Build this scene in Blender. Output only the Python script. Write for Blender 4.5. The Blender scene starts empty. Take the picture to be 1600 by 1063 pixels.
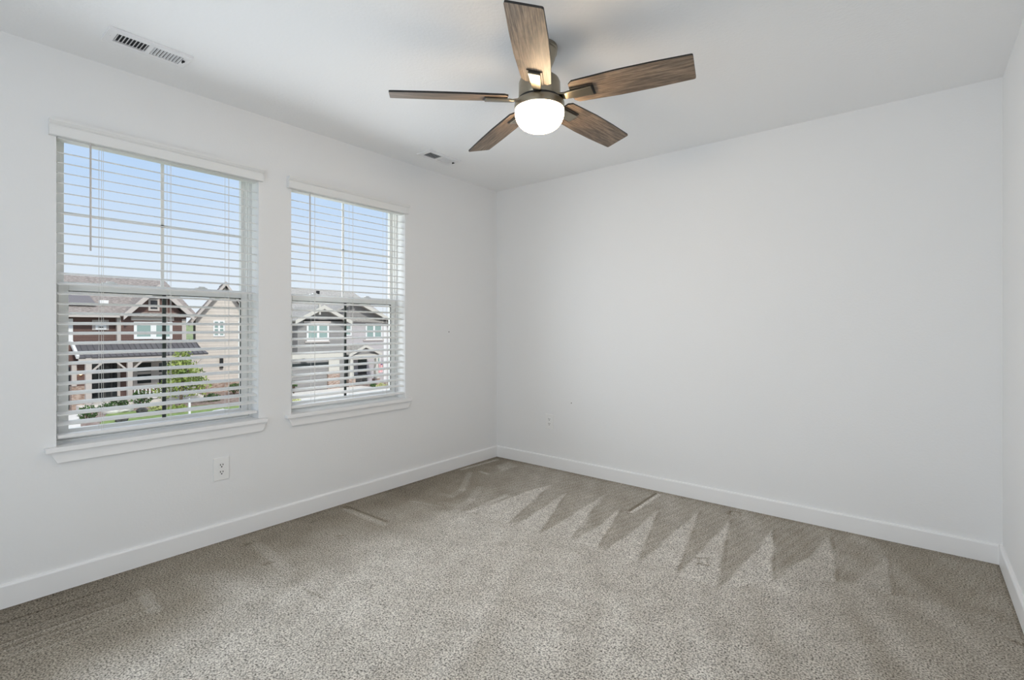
import bpy, bmesh, math, random
import numpy as np
from mathutils import Vector, Matrix

random.seed(7)
rng = np.random.default_rng(7)
SC = bpy.context.scene
COL = SC.collection
PI = math.pi

# ------------------------------------------------------------------ camera
EYE = 1.186                       # camera height above the carpet
FPX = 776.0                       # focal length in pixels of a 1600 px wide frame
HORIZON = 512.0
YAW = math.radians(39.03)
cam_data = bpy.data.cameras.new('camera')
cam_data.sensor_fit = 'HORIZONTAL'
cam_data.sensor_width = 36.0
cam_data.lens = 36.0 * FPX / 1600.0
cam_data.shift_x = 0.0
cam_data.shift_y = -(531.5 - HORIZON) / 1600.0
cam_data.clip_start = 0.02
cam_data.clip_end = 1000
cam = bpy.data.objects.new('camera', cam_data)
COL.objects.link(cam)
cam.location = (0, 0, EYE)
cam.rotation_euler = (PI / 2, 0, YAW)
SC.camera = cam

# ------------------------------------------------------------------ colour management, sky, lights
SC.view_settings.view_transform = 'Standard'
SC.view_settings.look = 'None'
SC.view_settings.gamma = 1.0
SC.view_settings.use_curve_mapping = False
SC.view_settings.exposure = 0.0
SC.cycles.max_bounces = 14
SC.cycles.diffuse_bounces = 8
SC.cycles.transparent_max_bounces = 12
SC.cycles.use_denoising = True
SC.cycles.caustics_reflective = False
SC.cycles.caustics_refractive = False
SC.cycles.sample_clamp_indirect = 6.0

SKY_STRENGTH = 1.0
SUN_POWER = 2.9
WINDOW_POWER = 7.0
OUTSIDE_POWER = (2.5, 7.0)       # added lamps outside; the nearer one is weaker to keep its slats darker
REAR_FILL_POWER = 30.0  # added fill lamp behind the camera
GLOBE_POWER = 38.0

world = bpy.data.worlds.new('sky')
SC.world = world
world.use_nodes = True
nt = world.node_tree
nt.nodes.clear()
w_out = nt.nodes.new('ShaderNodeOutputWorld')
w_bg = nt.nodes.new('ShaderNodeBackground')
w_tc = nt.nodes.new('ShaderNodeTexCoord')
w_sep = nt.nodes.new('ShaderNodeSeparateXYZ')
w_ramp = nt.nodes.new('ShaderNodeValToRGB')
w_map = nt.nodes.new('ShaderNodeMapping')
w_noise = nt.nodes.new('ShaderNodeTexNoise')
w_cr = nt.nodes.new('ShaderNodeValToRGB')
w_mix = nt.nodes.new('ShaderNodeMixRGB')
nt.links.new(w_tc.outputs['Generated'], w_sep.inputs[0])
nt.links.new(w_sep.outputs['Z'], w_ramp.inputs['Fac'])
e = w_ramp.color_ramp.elements
e[0].position = 0.0; e[0].color = (0.90, 0.94, 1.0, 1)
e[1].position = 0.5; e[1].color = (0.60, 0.70, 0.90, 1)
m = w_ramp.color_ramp.elements.new(0.08); m.color = (0.78, 0.87, 1.0, 1)
m = w_ramp.color_ramp.elements.new(0.30); m.color = (0.47, 0.67, 0.99, 1)
w_map.inputs['Scale'].default_value = (1.5, 1.5, 5.0)
nt.links.new(w_tc.outputs['Generated'], w_map.inputs[0])
nt.links.new(w_map.outputs[0], w_noise.inputs['Vector'])
w_noise.inputs['Scale'].default_value = 2.0
w_noise.inputs['Detail'].default_value = 5.0
nt.links.new(w_noise.outputs[0], w_cr.inputs[0])
w_cr.color_ramp.elements[0].position = 0.45; w_cr.color_ramp.elements[0].color = (0, 0, 0, 1)
w_cr.color_ramp.elements[1].position = 0.80; w_cr.color_ramp.elements[1].color = (.6, .6, .6, 1)
nt.links.new(w_cr.outputs[0], w_mix.inputs['Fac'])
nt.links.new(w_ramp.outputs[0], w_mix.inputs[1])
w_mix.inputs[2].default_value = (0.86, 0.91, 1.0, 1)
nt.links.new(w_mix.outputs[0], w_bg.inputs['Color'])
w_bg.inputs['Strength'].default_value = SKY_STRENGTH
nt.links.new(w_bg.outputs[0], w_out.inputs['Surface'])


def lamp(name, kind, loc, rot, energy, color=(1, 1, 1), **kw):
    d = bpy.data.lights.new(name, kind)
    d.energy = energy
    d.color = color
    for k, v in kw.items():
        setattr(d, k, v)
    o = bpy.data.objects.new(name, d)
    COL.objects.link(o)
    o.location = loc
    o.rotation_euler = rot
    return o


# sun behind this house, shining on the fronts across the street
sun_dir = Vector((-0.72, 0.18, -0.62))
lamp('sun', 'SUN', (0, 0, 20), sun_dir.to_track_quat('-Z', 'Y').to_euler(), SUN_POWER, (1, 0.96, 0.9), angle=math.radians(6))
# added fill lamps: inside and outside each window, and one behind the camera
WIN_Y = (0.4448, 1.5285)
WIN_W = 0.887
for wy, op in zip(WIN_Y, OUTSIDE_POWER):
    lamp('window_fill', 'AREA', (-2.94, wy + WIN_W / 2, 1.38), Vector((1, 0, 0.0)).to_track_quat('-Z', 'Y').to_euler(),
         WINDOW_POWER, (0.87, 0.94, 1.0), shape='RECTANGLE', size=0.84, size_y=1.36, spread=math.radians(150))
    lamp('window_fill', 'AREA', (-3.42, wy + 0.12, 1.38), Vector((0.55, 0.84, 0)).to_track_quat('-Z', 'Y').to_euler(),
         op, (0.96, 0.98, 1.0), shape='RECTANGLE', size=0.5, size_y=1.36)
lamp('rear_fill', 'AREA', (-1.0, -1.12, 1.15), (PI / 2, 0, 0), REAR_FILL_POWER, (0.835, 0.925, 1.0),
     shape='RECTANGLE', size=1.9, size_y=2.0)

# ------------------------------------------------------------------ materials


def principled(name, color, rough=0.6, metal=0.0, **kw):
    m = bpy.data.materials.new(name)
    m.use_nodes = True
    b = m.node_tree.nodes['Principled BSDF']
    b.inputs['Base Color'].default_value = (*color, 1)
    b.inputs['Roughness'].default_value = rough
    b.inputs['Metallic'].default_value = metal
    for k, v in kw.items():
        b.inputs[k].default_value = v
    return m


def add_bump(m, scale, strength, dist, detail=2.0, stretch=(1, 1, 1)):
    nt = m.node_tree
    tc = nt.nodes.new('ShaderNodeTexCoord')
    mp = nt.nodes.new('ShaderNodeMapping')
    mp.inputs['Scale'].default_value = stretch
    n = nt.nodes.new('ShaderNodeTexNoise')
    n.inputs['Scale'].default_value = scale
    n.inputs['Detail'].default_value = detail
    bp = nt.nodes.new('ShaderNodeBump')
    bp.inputs['Strength'].default_value = strength
    bp.inputs['Distance'].default_value = dist
    nt.links.new(tc.outputs['Object'], mp.inputs[0])
    nt.links.new(mp.outputs[0], n.inputs['Vector'])
    nt.links.new(n.outputs[0], bp.inputs['Height'])
    nt.links.new(bp.outputs[0], nt.nodes['Principled BSDF'].inputs['Normal'])
    return m


def noisy(name, c0, c1, scale, rough=0.8, stretch=(1, 1, 1), detail=4.0, bump=0.0, lo=0.35, hi=0.65):
    """two colours mixed by a noise"""
    m = principled(name, c0, rough)
    nt = m.node_tree
    tc = nt.nodes.new('ShaderNodeTexCoord')
    mp = nt.nodes.new('ShaderNodeMapping')
    mp.inputs['Scale'].default_value = stretch
    n = nt.nodes.new('ShaderNodeTexNoise')
    n.inputs['Scale'].default_value = scale
    n.inputs['Detail'].default_value = detail
    r = nt.nodes.new('ShaderNodeValToRGB')
    r.color_ramp.elements[0].position = lo; r.color_ramp.elements[0].color = (*c0, 1)
    r.color_ramp.elements[1].position = hi; r.color_ramp.elements[1].color = (*c1, 1)
    nt.links.new(tc.outputs['Object'], mp.inputs[0])
    nt.links.new(mp.outputs[0], n.inputs['Vector'])
    nt.links.new(n.outputs[0], r.inputs[0])
    b = nt.nodes['Principled BSDF']
    nt.links.new(r.outputs[0], b.inputs['Base Color'])
    if bump:
        bp = nt.nodes.new('ShaderNodeBump')
        bp.inputs['Strength'].default_value = bump
        bp.inputs['Distance'].default_value = 0.02
        nt.links.new(n.outputs[0], bp.inputs['Height'])
        nt.links.new(bp.outputs[0], b.inputs['Normal'])
    return m


def siding(name, color, period=0.17, line=0.75, axis='Z'):
    """lap siding: a darker joint line every board"""
    m = principled(name, color, 0.75)
    nt = m.node_tree
    tc = nt.nodes.new('ShaderNodeTexCoord')
    sp = nt.nodes.new('ShaderNodeSeparateXYZ')
    nt.links.new(tc.outputs['Object'], sp.inputs[0])
    md = nt.nodes.new('ShaderNodeMath'); md.operation = 'PINGPONG'
    md.inputs[1].default_value = period / 2
    nt.links.new(sp.outputs[axis], md.inputs[0])
    lt = nt.nodes.new('ShaderNodeMath'); lt.operation = 'LESS_THAN'
    lt.inputs[1].default_value = period * 0.07
    nt.links.new(md.outputs[0], lt.inputs[0])
    n = nt.nodes.new('ShaderNodeTexNoise'); n.inputs['Scale'].default_value = 3.0
    mx0 = nt.nodes.new('ShaderNodeMixRGB')
    mx0.inputs[1].default_value = (*[c * 0.88 for c in color], 1)
    mx0.inputs[2].default_value = (*[min(1, c * 1.1) for c in color], 1)
    nt.links.new(tc.outputs['Object'], n.inputs['Vector'])
    nt.links.new(n.outputs[0], mx0.inputs['Fac'])
    mx = nt.nodes.new('ShaderNodeMixRGB')
    nt.links.new(lt.outputs[0], mx.inputs['Fac'])
    nt.links.new(mx0.outputs[0], mx.inputs[1])
    mx.inputs[2].default_value = (*[c * line for c in color], 1)
    nt.links.new(mx.outputs[0], nt.nodes['Principled BSDF'].inputs['Base Color'])
    return m


M = {}
M['wall'] = add_bump(principled('wall_paint', (0.798, 0.801, 0.806), 0.55), 90, 0.12, 0.004)
M['ceiling'] = add_bump(principled('ceiling_paint', (0.866, 0.87, 0.876), 0.7), 70, 0.25, 0.005, 3.0)
M['trim'] = principled('trim_paint', (0.84, 0.84, 0.845), 0.35)
M['vinyl'] = principled('window_vinyl', (0.84, 0.84, 0.83), 0.35)
M['blind'] = principled('blind_white', (0.79, 0.79, 0.785), 0.5)
M['cord'] = principled('blind_cord', (0.72, 0.71, 0.69), 0.8)
M['wand'] = principled('tilt_wand_plastic', (0.55, 0.53, 0.52), 0.25)
M['shaded_bar'] = principled('shaded_muntin', (0.035, 0.045, 0.04), 0.5)  # lower window bar, its backlit shade put into the colour
M['gasket'] = principled('black_gasket', (0.05, 0.05, 0.05), 0.6)
M['plate'] = principled('outlet_plastic', (0.82, 0.82, 0.815), 0.3)
M['slot'] = principled('slot_black', (0.012, 0.012, 0.012), 0.6)
M['vent'] = principled('vent_enamel', (0.80, 0.80, 0.81), 0.4)
M['vent_dark'] = principled('vent_backing_dark', (0.012, 0.013, 0.015), 0.7)
M['nickel'] = add_bump(principled('brushed_nickel', (0.31, 0.275, 0.215), 0.30, 1.0), 60, 0.05, 0.002, 2, (1, 1, 12))
M['black'] = principled('black_edge', (0.012, 0.010, 0.009), 0.5)


def make_glass(name):
    m = bpy.data.materials.new(name)
    m.use_nodes = True
    nt = m.node_tree
    nt.nodes.clear()
    o = nt.nodes.new('ShaderNodeOutputMaterial')
    t = nt.nodes.new('ShaderNodeBsdfTransparent'); t.inputs[0].default_value = (0.97, 0.98, 0.97, 1)
    g = nt.nodes.new('ShaderNodeBsdfGlossy'); g.inputs['Roughness'].default_value = 0.02
    mx = nt.nodes.new('ShaderNodeMixShader'); mx.inputs[0].default_value = 0.001
    nt.links.new(t.outputs[0], mx.inputs[1]); nt.links.new(g.outputs[0], mx.inputs[2])
    nt.links.new(mx.outputs[0], o.inputs[0])
    return m


M['glass'] = make_glass('window_glass')


def make_globe():
    m = principled('frosted_globe', (0.9, 0.88, 0.85), 0.3)
    b = m.node_tree.nodes['Principled BSDF']
    b.inputs['Emission Color'].default_value = (1.0, 0.73, 0.45, 1)
    b.inputs['Emission Strength'].default_value = GLOBE_POWER
    return m


M['globe'] = make_globe()


def make_wood():
    m = principled('weathered_wood', (0.3, 0.22, 0.16), 0.5)
    nt = m.node_tree
    b = nt.nodes['Principled BSDF']
    tc = nt.nodes.new('ShaderNodeTexCoord')
    mp = nt.nodes.new('ShaderNodeMapping'); mp.inputs['Scale'].default_value = (3.0, 62, 62)
    mp2 = nt.nodes.new('ShaderNodeMapping'); mp2.inputs['Scale'].default_value = (3.0, 9, 9)
    n1 = nt.nodes.new('ShaderNodeTexNoise'); n1.inputs['Scale'].default_value = 3.0; n1.inputs['Detail'].default_value = 8
    n1.inputs['Roughness'].default_value = 0.7
    n2 = nt.nodes.new('ShaderNodeTexNoise'); n2.inputs['Scale'].default_value = 1.6; n2.inputs['Detail'].default_value = 3
    n2.inputs['Distortion'].default_value = 1.5
    for mpx, n in ((mp, n1), (mp2, n2)):
        nt.links.new(tc.outputs['Object'], mpx.inputs[0]); nt.links.new(mpx.outputs[0], n.inputs['Vector'])
    r1 = nt.nodes.new('ShaderNodeValToRGB')
    r1.color_ramp.elements[0].position = 0.36; r1.color_ramp.elements[0].color = (0.085, 0.062, 0.045, 1)
    r1.color_ramp.elements[1].position = 0.66; r1.color_ramp.elements[1].color = (0.34, 0.265, 0.20, 1)
    mid = r1.color_ramp.elements.new(0.5); mid.color = (0.20, 0.148, 0.11, 1)
    r2 = nt.nodes.new('ShaderNodeValToRGB')
    r2.color_ramp.elements[0].position = 0.40; r2.color_ramp.elements[0].color = (0.74, 0.74, 0.73, 1)
    r2.color_ramp.elements[1].position = 0.58; r2.color_ramp.elements[1].color = (1.08, 1.05, 1.0, 1)
    nt.links.new(n1.outputs[0], r1.inputs[0]); nt.links.new(n2.outputs[0], r2.inputs[0])
    mx = nt.nodes.new('ShaderNodeMixRGB'); mx.blend_type = 'MULTIPLY'; mx.inputs['Fac'].default_value = 1
    nt.links.new(r1.outputs[0], mx.inputs[1]); nt.links.new(r2.outputs[0], mx.inputs[2])
    nt.links.new(mx.outputs[0], b.inputs['Base Color'])
    return m


M['wood'] = make_wood()


def make_carpet():
    m = principled('carpet_pile', (0.4, 0.36, 0.3), 0.95)
    nt = m.node_tree
    b = nt.nodes['Principled BSDF']
    b.inputs['Specular IOR Level'].default_value = 0.1
    at = nt.nodes.new('ShaderNodeAttribute'); at.attribute_name = 'pile_and_shade'
    tc = nt.nodes.new('ShaderNodeTexCoord')
    r = nt.nodes.new('ShaderNodeValToRGB')
    r.color_ramp.elements[0].position = 0.0; r.color_ramp.elements[0].color = (0.145, 0.120, 0.088, 1)
    r.color_ramp.elements[1].position = 1.0; r.color_ramp.elements[1].color = (0.72, 0.695, 0.652, 1)
    md = r.color_ramp.elements.new(0.5); md.color = (0.36, 0.325, 0.272, 1)
    nt.links.new(at.outputs['Fac'], r.inputs[0])
    n1 = nt.nodes.new('ShaderNodeTexNoise'); n1.inputs['Scale'].default_value = 150; n1.inputs['Detail'].default_value = 4
    n1.inputs['Roughness'].default_value = 0.6
    n2 = nt.nodes.new('ShaderNodeTexNoise'); n2.inputs['Scale'].default_value = 9; n2.inputs['Detail'].default_value = 4
    for n in (n1, n2):
        nt.links.new(tc.outputs['Object'], n.inputs['Vector'])
    ra = nt.nodes.new('ShaderNodeValToRGB')
    ra.color_ramp.elements[0].position = 0.33; ra.color_ramp.elements[0].color = (0.15, 0.145, 0.14, 1)
    ra.color_ramp.elements[1].position = 0.60; ra.color_ramp.elements[1].color = (1.36, 1.36, 1.36, 1)
    nt.links.new(n1.outputs[0], ra.inputs[0])
    rb = nt.nodes.new('ShaderNodeValToRGB')
    rb.color_ramp.elements[0].position = 0.3; rb.color_ramp.elements[0].color = (0.90, 0.89, 0.88, 1)
    rb.color_ramp.elements[1].position = 0.7; rb.color_ramp.elements[1].color = (1.07, 1.07, 1.07, 1)
    nt.links.new(n2.outputs[0], rb.inputs[0])
    m1 = nt.nodes.new('ShaderNodeMixRGB'); m1.blend_type = 'MULTIPLY'; m1.inputs['Fac'].default_value = 1
    m2 = nt.nodes.new('ShaderNodeMixRGB'); m2.blend_type = 'MULTIPLY'; m2.inputs['Fac'].default_value = 1
    nt.links.new(r.outputs[0], m1.inputs[1]); nt.links.new(ra.outputs[0], m1.inputs[2])
    nt.links.new(m1.outputs[0], m2.inputs[1]); nt.links.new(rb.outputs[0], m2.inputs[2])
    nt.links.new(m2.outputs[0], b.inputs['Base Color'])
    bp = nt.nodes.new('ShaderNodeBump'); bp.inputs['Strength'].default_value = 0.7; bp.inputs['Distance'].default_value = 0.006
    nt.links.new(n1.outputs[0], bp.inputs['Height'])
    nt.links.new(bp.outputs[0], b.inputs['Normal'])
    return m


M['carpet'] = make_carpet()

# outdoors
M['brown_siding'] = siding('brown_siding', (0.150, 0.088, 0.075), 0.2, 0.7)
M['beige_siding'] = siding('beige_siding', (0.68, 0.62, 0.565), 0.24, 0.72)
M['grey_siding'] = siding('grey_siding', (0.285, 0.275, 0.268), 0.24, 0.75)
M['pale_siding'] = siding('pale_siding', (0.52, 0.49, 0.50), 0.24, 0.88)
M['shingle'] = noisy('roof_shingle', (0.22, 0.19, 0.175), (0.40, 0.345, 0.315), 6, 0.9, (1, 1, 3))
M['pale_shingle'] = noisy('pale_roof_shingle', (0.34, 0.32, 0.30), (0.50, 0.475, 0.44), 6, 0.9, (1, 1, 3))
M['metal_roof'] = principled('metal_roof', (0.13, 0.125, 0.135), 0.5)
M['taupe'] = principled('taupe_trim', (0.52, 0.47, 0.44), 0.6)
M['white'] = principled('white_trim', (0.82, 0.82, 0.82), 0.5)
M['cream'] = principled('cream_trim', (0.60, 0.575, 0.52), 0.6)
M['pane'] = principled('teal_pane', (0.28, 0.38, 0.36), 0.1)
M['dark_pane'] = principled('dark_pane', (0.03, 0.035, 0.04), 0.1)
M['stone'] = noisy('stone_veneer', (0.26, 0.17, 0.13), (0.52, 0.42, 0.36), 5, 0.9, (1, 1, 2))
M['solar'] = principled('solar_panel', (0.20, 0.185, 0.195), 0.85)
M['concrete'] = noisy('concrete', (0.74, 0.70, 0.65), (0.84, 0.80, 0.75), 2, 0.9)
M['asphalt'] = noisy('asphalt', (0.22, 0.22, 0.22), (0.30, 0.30, 0.30), 3, 0.9)
M['mulch'] = noisy('mulch', (0.20, 0.135, 0.11), (0.42, 0.33, 0.29), 5, 0.95)
M['lawn'] = noisy('lawn_grass', (0.17, 0.25, 0.07), (0.29, 0.37, 0.13), 2.5, 0.95, detail=8)
M['field'] = noisy('far_field', (0.22, 0.30, 0.12), (0.36, 0.38, 0.22), 0.2, 0.95)
M['leaf'] = noisy('leaf_green', (0.13, 0.21, 0.05), (0.40, 0.46, 0.13), 2.0, 0.7)
M['leaf_dark'] = noisy('leaf_dark', (0.03, 0.075, 0.025), (0.10, 0.18, 0.05), 3.0, 0.7)
M['leaf_yellow'] = noisy('leaf_yellow', (0.42, 0.44, 0.16), (0.72, 0.72, 0.40), 3.0, 0.7)
M['bark'] = noisy('bark', (0.10, 0.07, 0.05), (0.2, 0.15, 0.11), 8, 0.9)
M['rock'] = noisy('boulder_rock', (0.5, 0.48, 0.47), (0.75, 0.73, 0.72), 3, 0.9)
M['rock_dark'] = noisy('dark_rock', (0.03, 0.03, 0.03), (0.12, 0.12, 0.12), 4, 0.9)
M['flag_red'] = principled('flag_red', (0.60, 0.05, 0.07), 0.8)
M['flag_white'] = principled('flag_white', (0.82, 0.80, 0.79), 0.8)
M['flag_blue'] = principled('flag_blue', (0.05, 0.07, 0.22), 0.8)
M['porch_bulb'] = principled('porch_bulb', (1, 0.8, 0.5), 0.4)
M['porch_bulb'].node_tree.nodes['Principled BSDF'].inputs['Emission Color'].default_value = (1, 0.75, 0.4, 1)
M['porch_bulb'].node_tree.nodes['Principled BSDF'].inputs['Emission Strength'].default_value = 4

# ------------------------------------------------------------------ helpers
ORIGIN = {}


def tag(o, label=None, cat=None, group=None, kind=None):
    if label: o['label'] = label
    if cat: o['category'] = cat
    if group: o['group'] = group
    if kind: o['kind'] = kind
    return o


def empty(name, loc, label=None, cat=None, group=None, kind=None):
    o = bpy.data.objects.new(name, None)
    o.empty_display_size = 0.1
    COL.objects.link(o)
    o.location = loc
    ORIGIN[o.name] = Vector(loc)
    return tag(o, label, cat, group, kind)


def obj(name, bm, mats, parent=None, smooth=False, bevel=0.0, local=False, fix=True):
    """link a bmesh as one mesh object; world coordinates unless local"""
    if fix:
        bmesh.ops.recalc_face_normals(bm, faces=bm.faces[:])
    if bevel:
        bmesh.ops.bevel(bm, geom=[e for e in bm.edges if len(e.link_faces) == 2 and e.calc_face_angle(0) > 0.6],
                        offset=bevel, segments=2, profile=0.6, affect='EDGES', clamp_overlap=True)
    if parent is not None and not local:
        bmesh.ops.translate(bm, verts=bm.verts[:], vec=-ORIGIN[parent.name])
    me = bpy.data.meshes.new(name)
    if smooth:
        for f in bm.faces:
            f.smooth = True
    bm.to_mesh(me)
    bm.free()
    for mm in (mats if isinstance(mats, (list, tuple)) else [mats]):
        me.materials.append(mm)
    if smooth:
        try:
            me.set_sharp_from_angle(angle=math.radians(38))
        except Exception:
            pass
    o = bpy.data.objects.new(name, me)
    COL.objects.link(o)
    if parent is not None:
        o.parent = parent
        ORIGIN[o.name] = ORIGIN[parent.name].copy()
    else:
        ORIGIN[o.name] = Vector((0, 0, 0))
    return o


def copy_tree(o, parent=None):
    c = o.copy()
    COL.objects.link(c)
    if parent is not None:
        c.parent = parent
    for ch in [x for x in list(o.children)]:
        copy_tree(ch, c)
    return c


def box(bm, x0, x1, y0, y1, z0, z1, mi=0):
    vs = [bm.verts.new((x, y, z)) for x in (x0, x1) for y in (y0, y1) for z in (z0, z1)]
    for q in ((0, 1, 3, 2), (4, 6, 7, 5), (0, 4, 5, 1), (2, 3, 7, 6), (0, 2, 6, 4), (1, 5, 7, 3)):
        f = bm.faces.new([vs[i] for i in q])
        f.material_index = mi
    return vs


def prism(bm, pts, vec, mi=0):
    """extrude a 3D polygon along vec"""
    v = Vector(vec)
    a = [bm.verts.new(Vector(p)) for p in pts]
    b = [bm.verts.new(Vector(p) + v) for p in pts]
    n = len(pts)
    fs = [bm.faces.new(a), bm.faces.new(list(reversed(b)))]
    for i in range(n):
        fs.append(bm.faces.new((a[i], a[(i + 1) % n], b[(i + 1) % n], b[i])))
    for f in fs:
        f.material_index = mi
    return fs


def beam(bm, p, q, w, h, up=(0, 0, 1), mi=0):
    """rectangular bar from p to q"""
    p, q = Vector(p), Vector(q)
    d = (q - p).normalized()
    s = d.cross(Vector(up)).normalized()
    u = s.cross(d).normalized()
    ring = lambda c: [bm.verts.new(c + s * a * w / 2 + u * b * h / 2) for a, b in ((-1, -1), (1, -1), (1, 1), (-1, 1))]
    A, B = ring(p), ring(q)
    fs = [bm.faces.new(A), bm.faces.new(list(reversed(B)))]
    for i in range(4):
        fs.append(bm.faces.new((A[i], A[(i + 1) % 4], B[(i + 1) % 4], B[i])))
    for f in fs:
        f.material_index = mi


def lathe(bm, prof, seg=48, c=(0, 0, 0), mi=0):
    rings = []
    for r, z in prof:
        if r < 1e-5:
            rings.append([bm.verts.new((c[0], c[1], c[2] + z))])
        else:
            rings.append([bm.verts.new((c[0] + r * math.cos(2 * PI * i / seg), c[1] + r * math.sin(2 * PI * i / seg), c[2] + z)) for i in range(seg)])
    for A, B in zip(rings, rings[1:]):
        for i in range(seg):
            j = (i + 1) % seg
            if len(A) == 1 and len(B) == 1:
                continue
            if len(A) == 1:
                f = bm.faces.new((A[0], B[i], B[j]))
            elif len(B) == 1:
                f = bm.faces.new((A[i], A[j], B[0]))
            else:
                f = bm.faces.new((A[i], A[j], B[j], B[i]))
            f.material_index = mi


def tube(bm, p, q, r, seg=8, mi=0):
    p, q = Vector(p), Vector(q)
    d = (q - p).normalized()
    s = d.orthogonal().normalized()
    u = d.cross(s)
    ring = lambda c: [bm.verts.new(c + (s * math.cos(2 * PI * i / seg) + u * math.sin(2 * PI * i / seg)) * r) for i in range(seg)]
    A, B = ring(p), ring(q)
    bm.faces.new(A); bm.faces.new(list(reversed(B)))
    for i in range(seg):
        bm.faces.new((A[i], A[(i + 1) % seg], B[(i + 1) % seg], B[i]))


def new():
    return bmesh.new()


# ------------------------------------------------------------------ room shell
XL, XR, YB, YR, H = -3.0, 0.343, 3.476, -0.95, 2.44
T = 0.17
WZ0, WZ1 = 0.65, 2.122            # window opening


def structure(name, bm, mat, label=None, **kw):
    o = obj(name, bm, mat, **kw)
    o['kind'] = 'structure'
    if label: o['label'] = label
    return o


bm = new()
y0, y1, y2, y3 = WIN_Y[0], WIN_Y[0] + WIN_W, WIN_Y[1], WIN_Y[1] + WIN_W
box(bm, XL - T, XL, YR - T, y0, 0, H)
box(bm, XL - T, XL, y1, y2, 0, H)
box(bm, XL - T, XL, y3, YB, 0, H)
for a, b in ((y0, y1), (y2, y3)):
    box(bm, XL - T, XL, a, b, 0, WZ0 - 0.02)
    box(bm, XL - T, XL, a, b, WZ1, H)
structure('wall_left', bm, M['wall'], 'white painted wall with the two windows')
bm = new(); box(bm, XL - T, XR + T, YB, YB + T, 0, H)
structure('wall_back', bm, M['wall'], 'plain white painted wall facing the camera')
bm = new(); box(bm, XR, XR + T, YR - T, YB, 0, H)
structure('wall_right', bm, M['wall'], 'narrow strip of white wall at the right edge')
bm = new()
box(bm, XL, -2.0, YR - T, YR, 0, H); box(bm, 0.0, XR, YR - T, YR, 0, H); box(bm, -2.0, 0.0, YR - T, YR, 2.15, H)
structure('wall_rear', bm, M['wall'], 'white wall behind the camera with an opening added for the fill lamp')  # opening invented for the fill lamp behind it
bm = new(); box(bm, XL - T, XR + T, YR - 0.6, YB + T, H, H + 0.2)
structure('ceiling', bm, M['ceiling'], 'white textured ceiling')
bm = new()
box(bm, XL - T, XR + T, YR - 0.6, YR - 0.5, 0, H)
box(bm, XL - T, XL, YR - 0.5, YR - T, 0, H); box(bm, XR, XR + T, YR - 0.5, YR - T, 0, H)
structure('wall_lamp_niche', bm, M['wall'], 'white wall enclosing the added lamp behind the opening')  # added walls around the lamp behind the opening


def cam_floor(px, py, z=0.0):
    """where a ray of the photograph meets the carpet"""
    a = (px - 800) / FPX
    t = (EYE - z) * FPX / (py - HORIZON)
    F = (-math.sin(YAW), math.cos(YAW)); R = (math.cos(YAW), math.sin(YAW))
    return (t * (F[0] + a * R[0]), t * (F[1] + a * R[1]))


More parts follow.
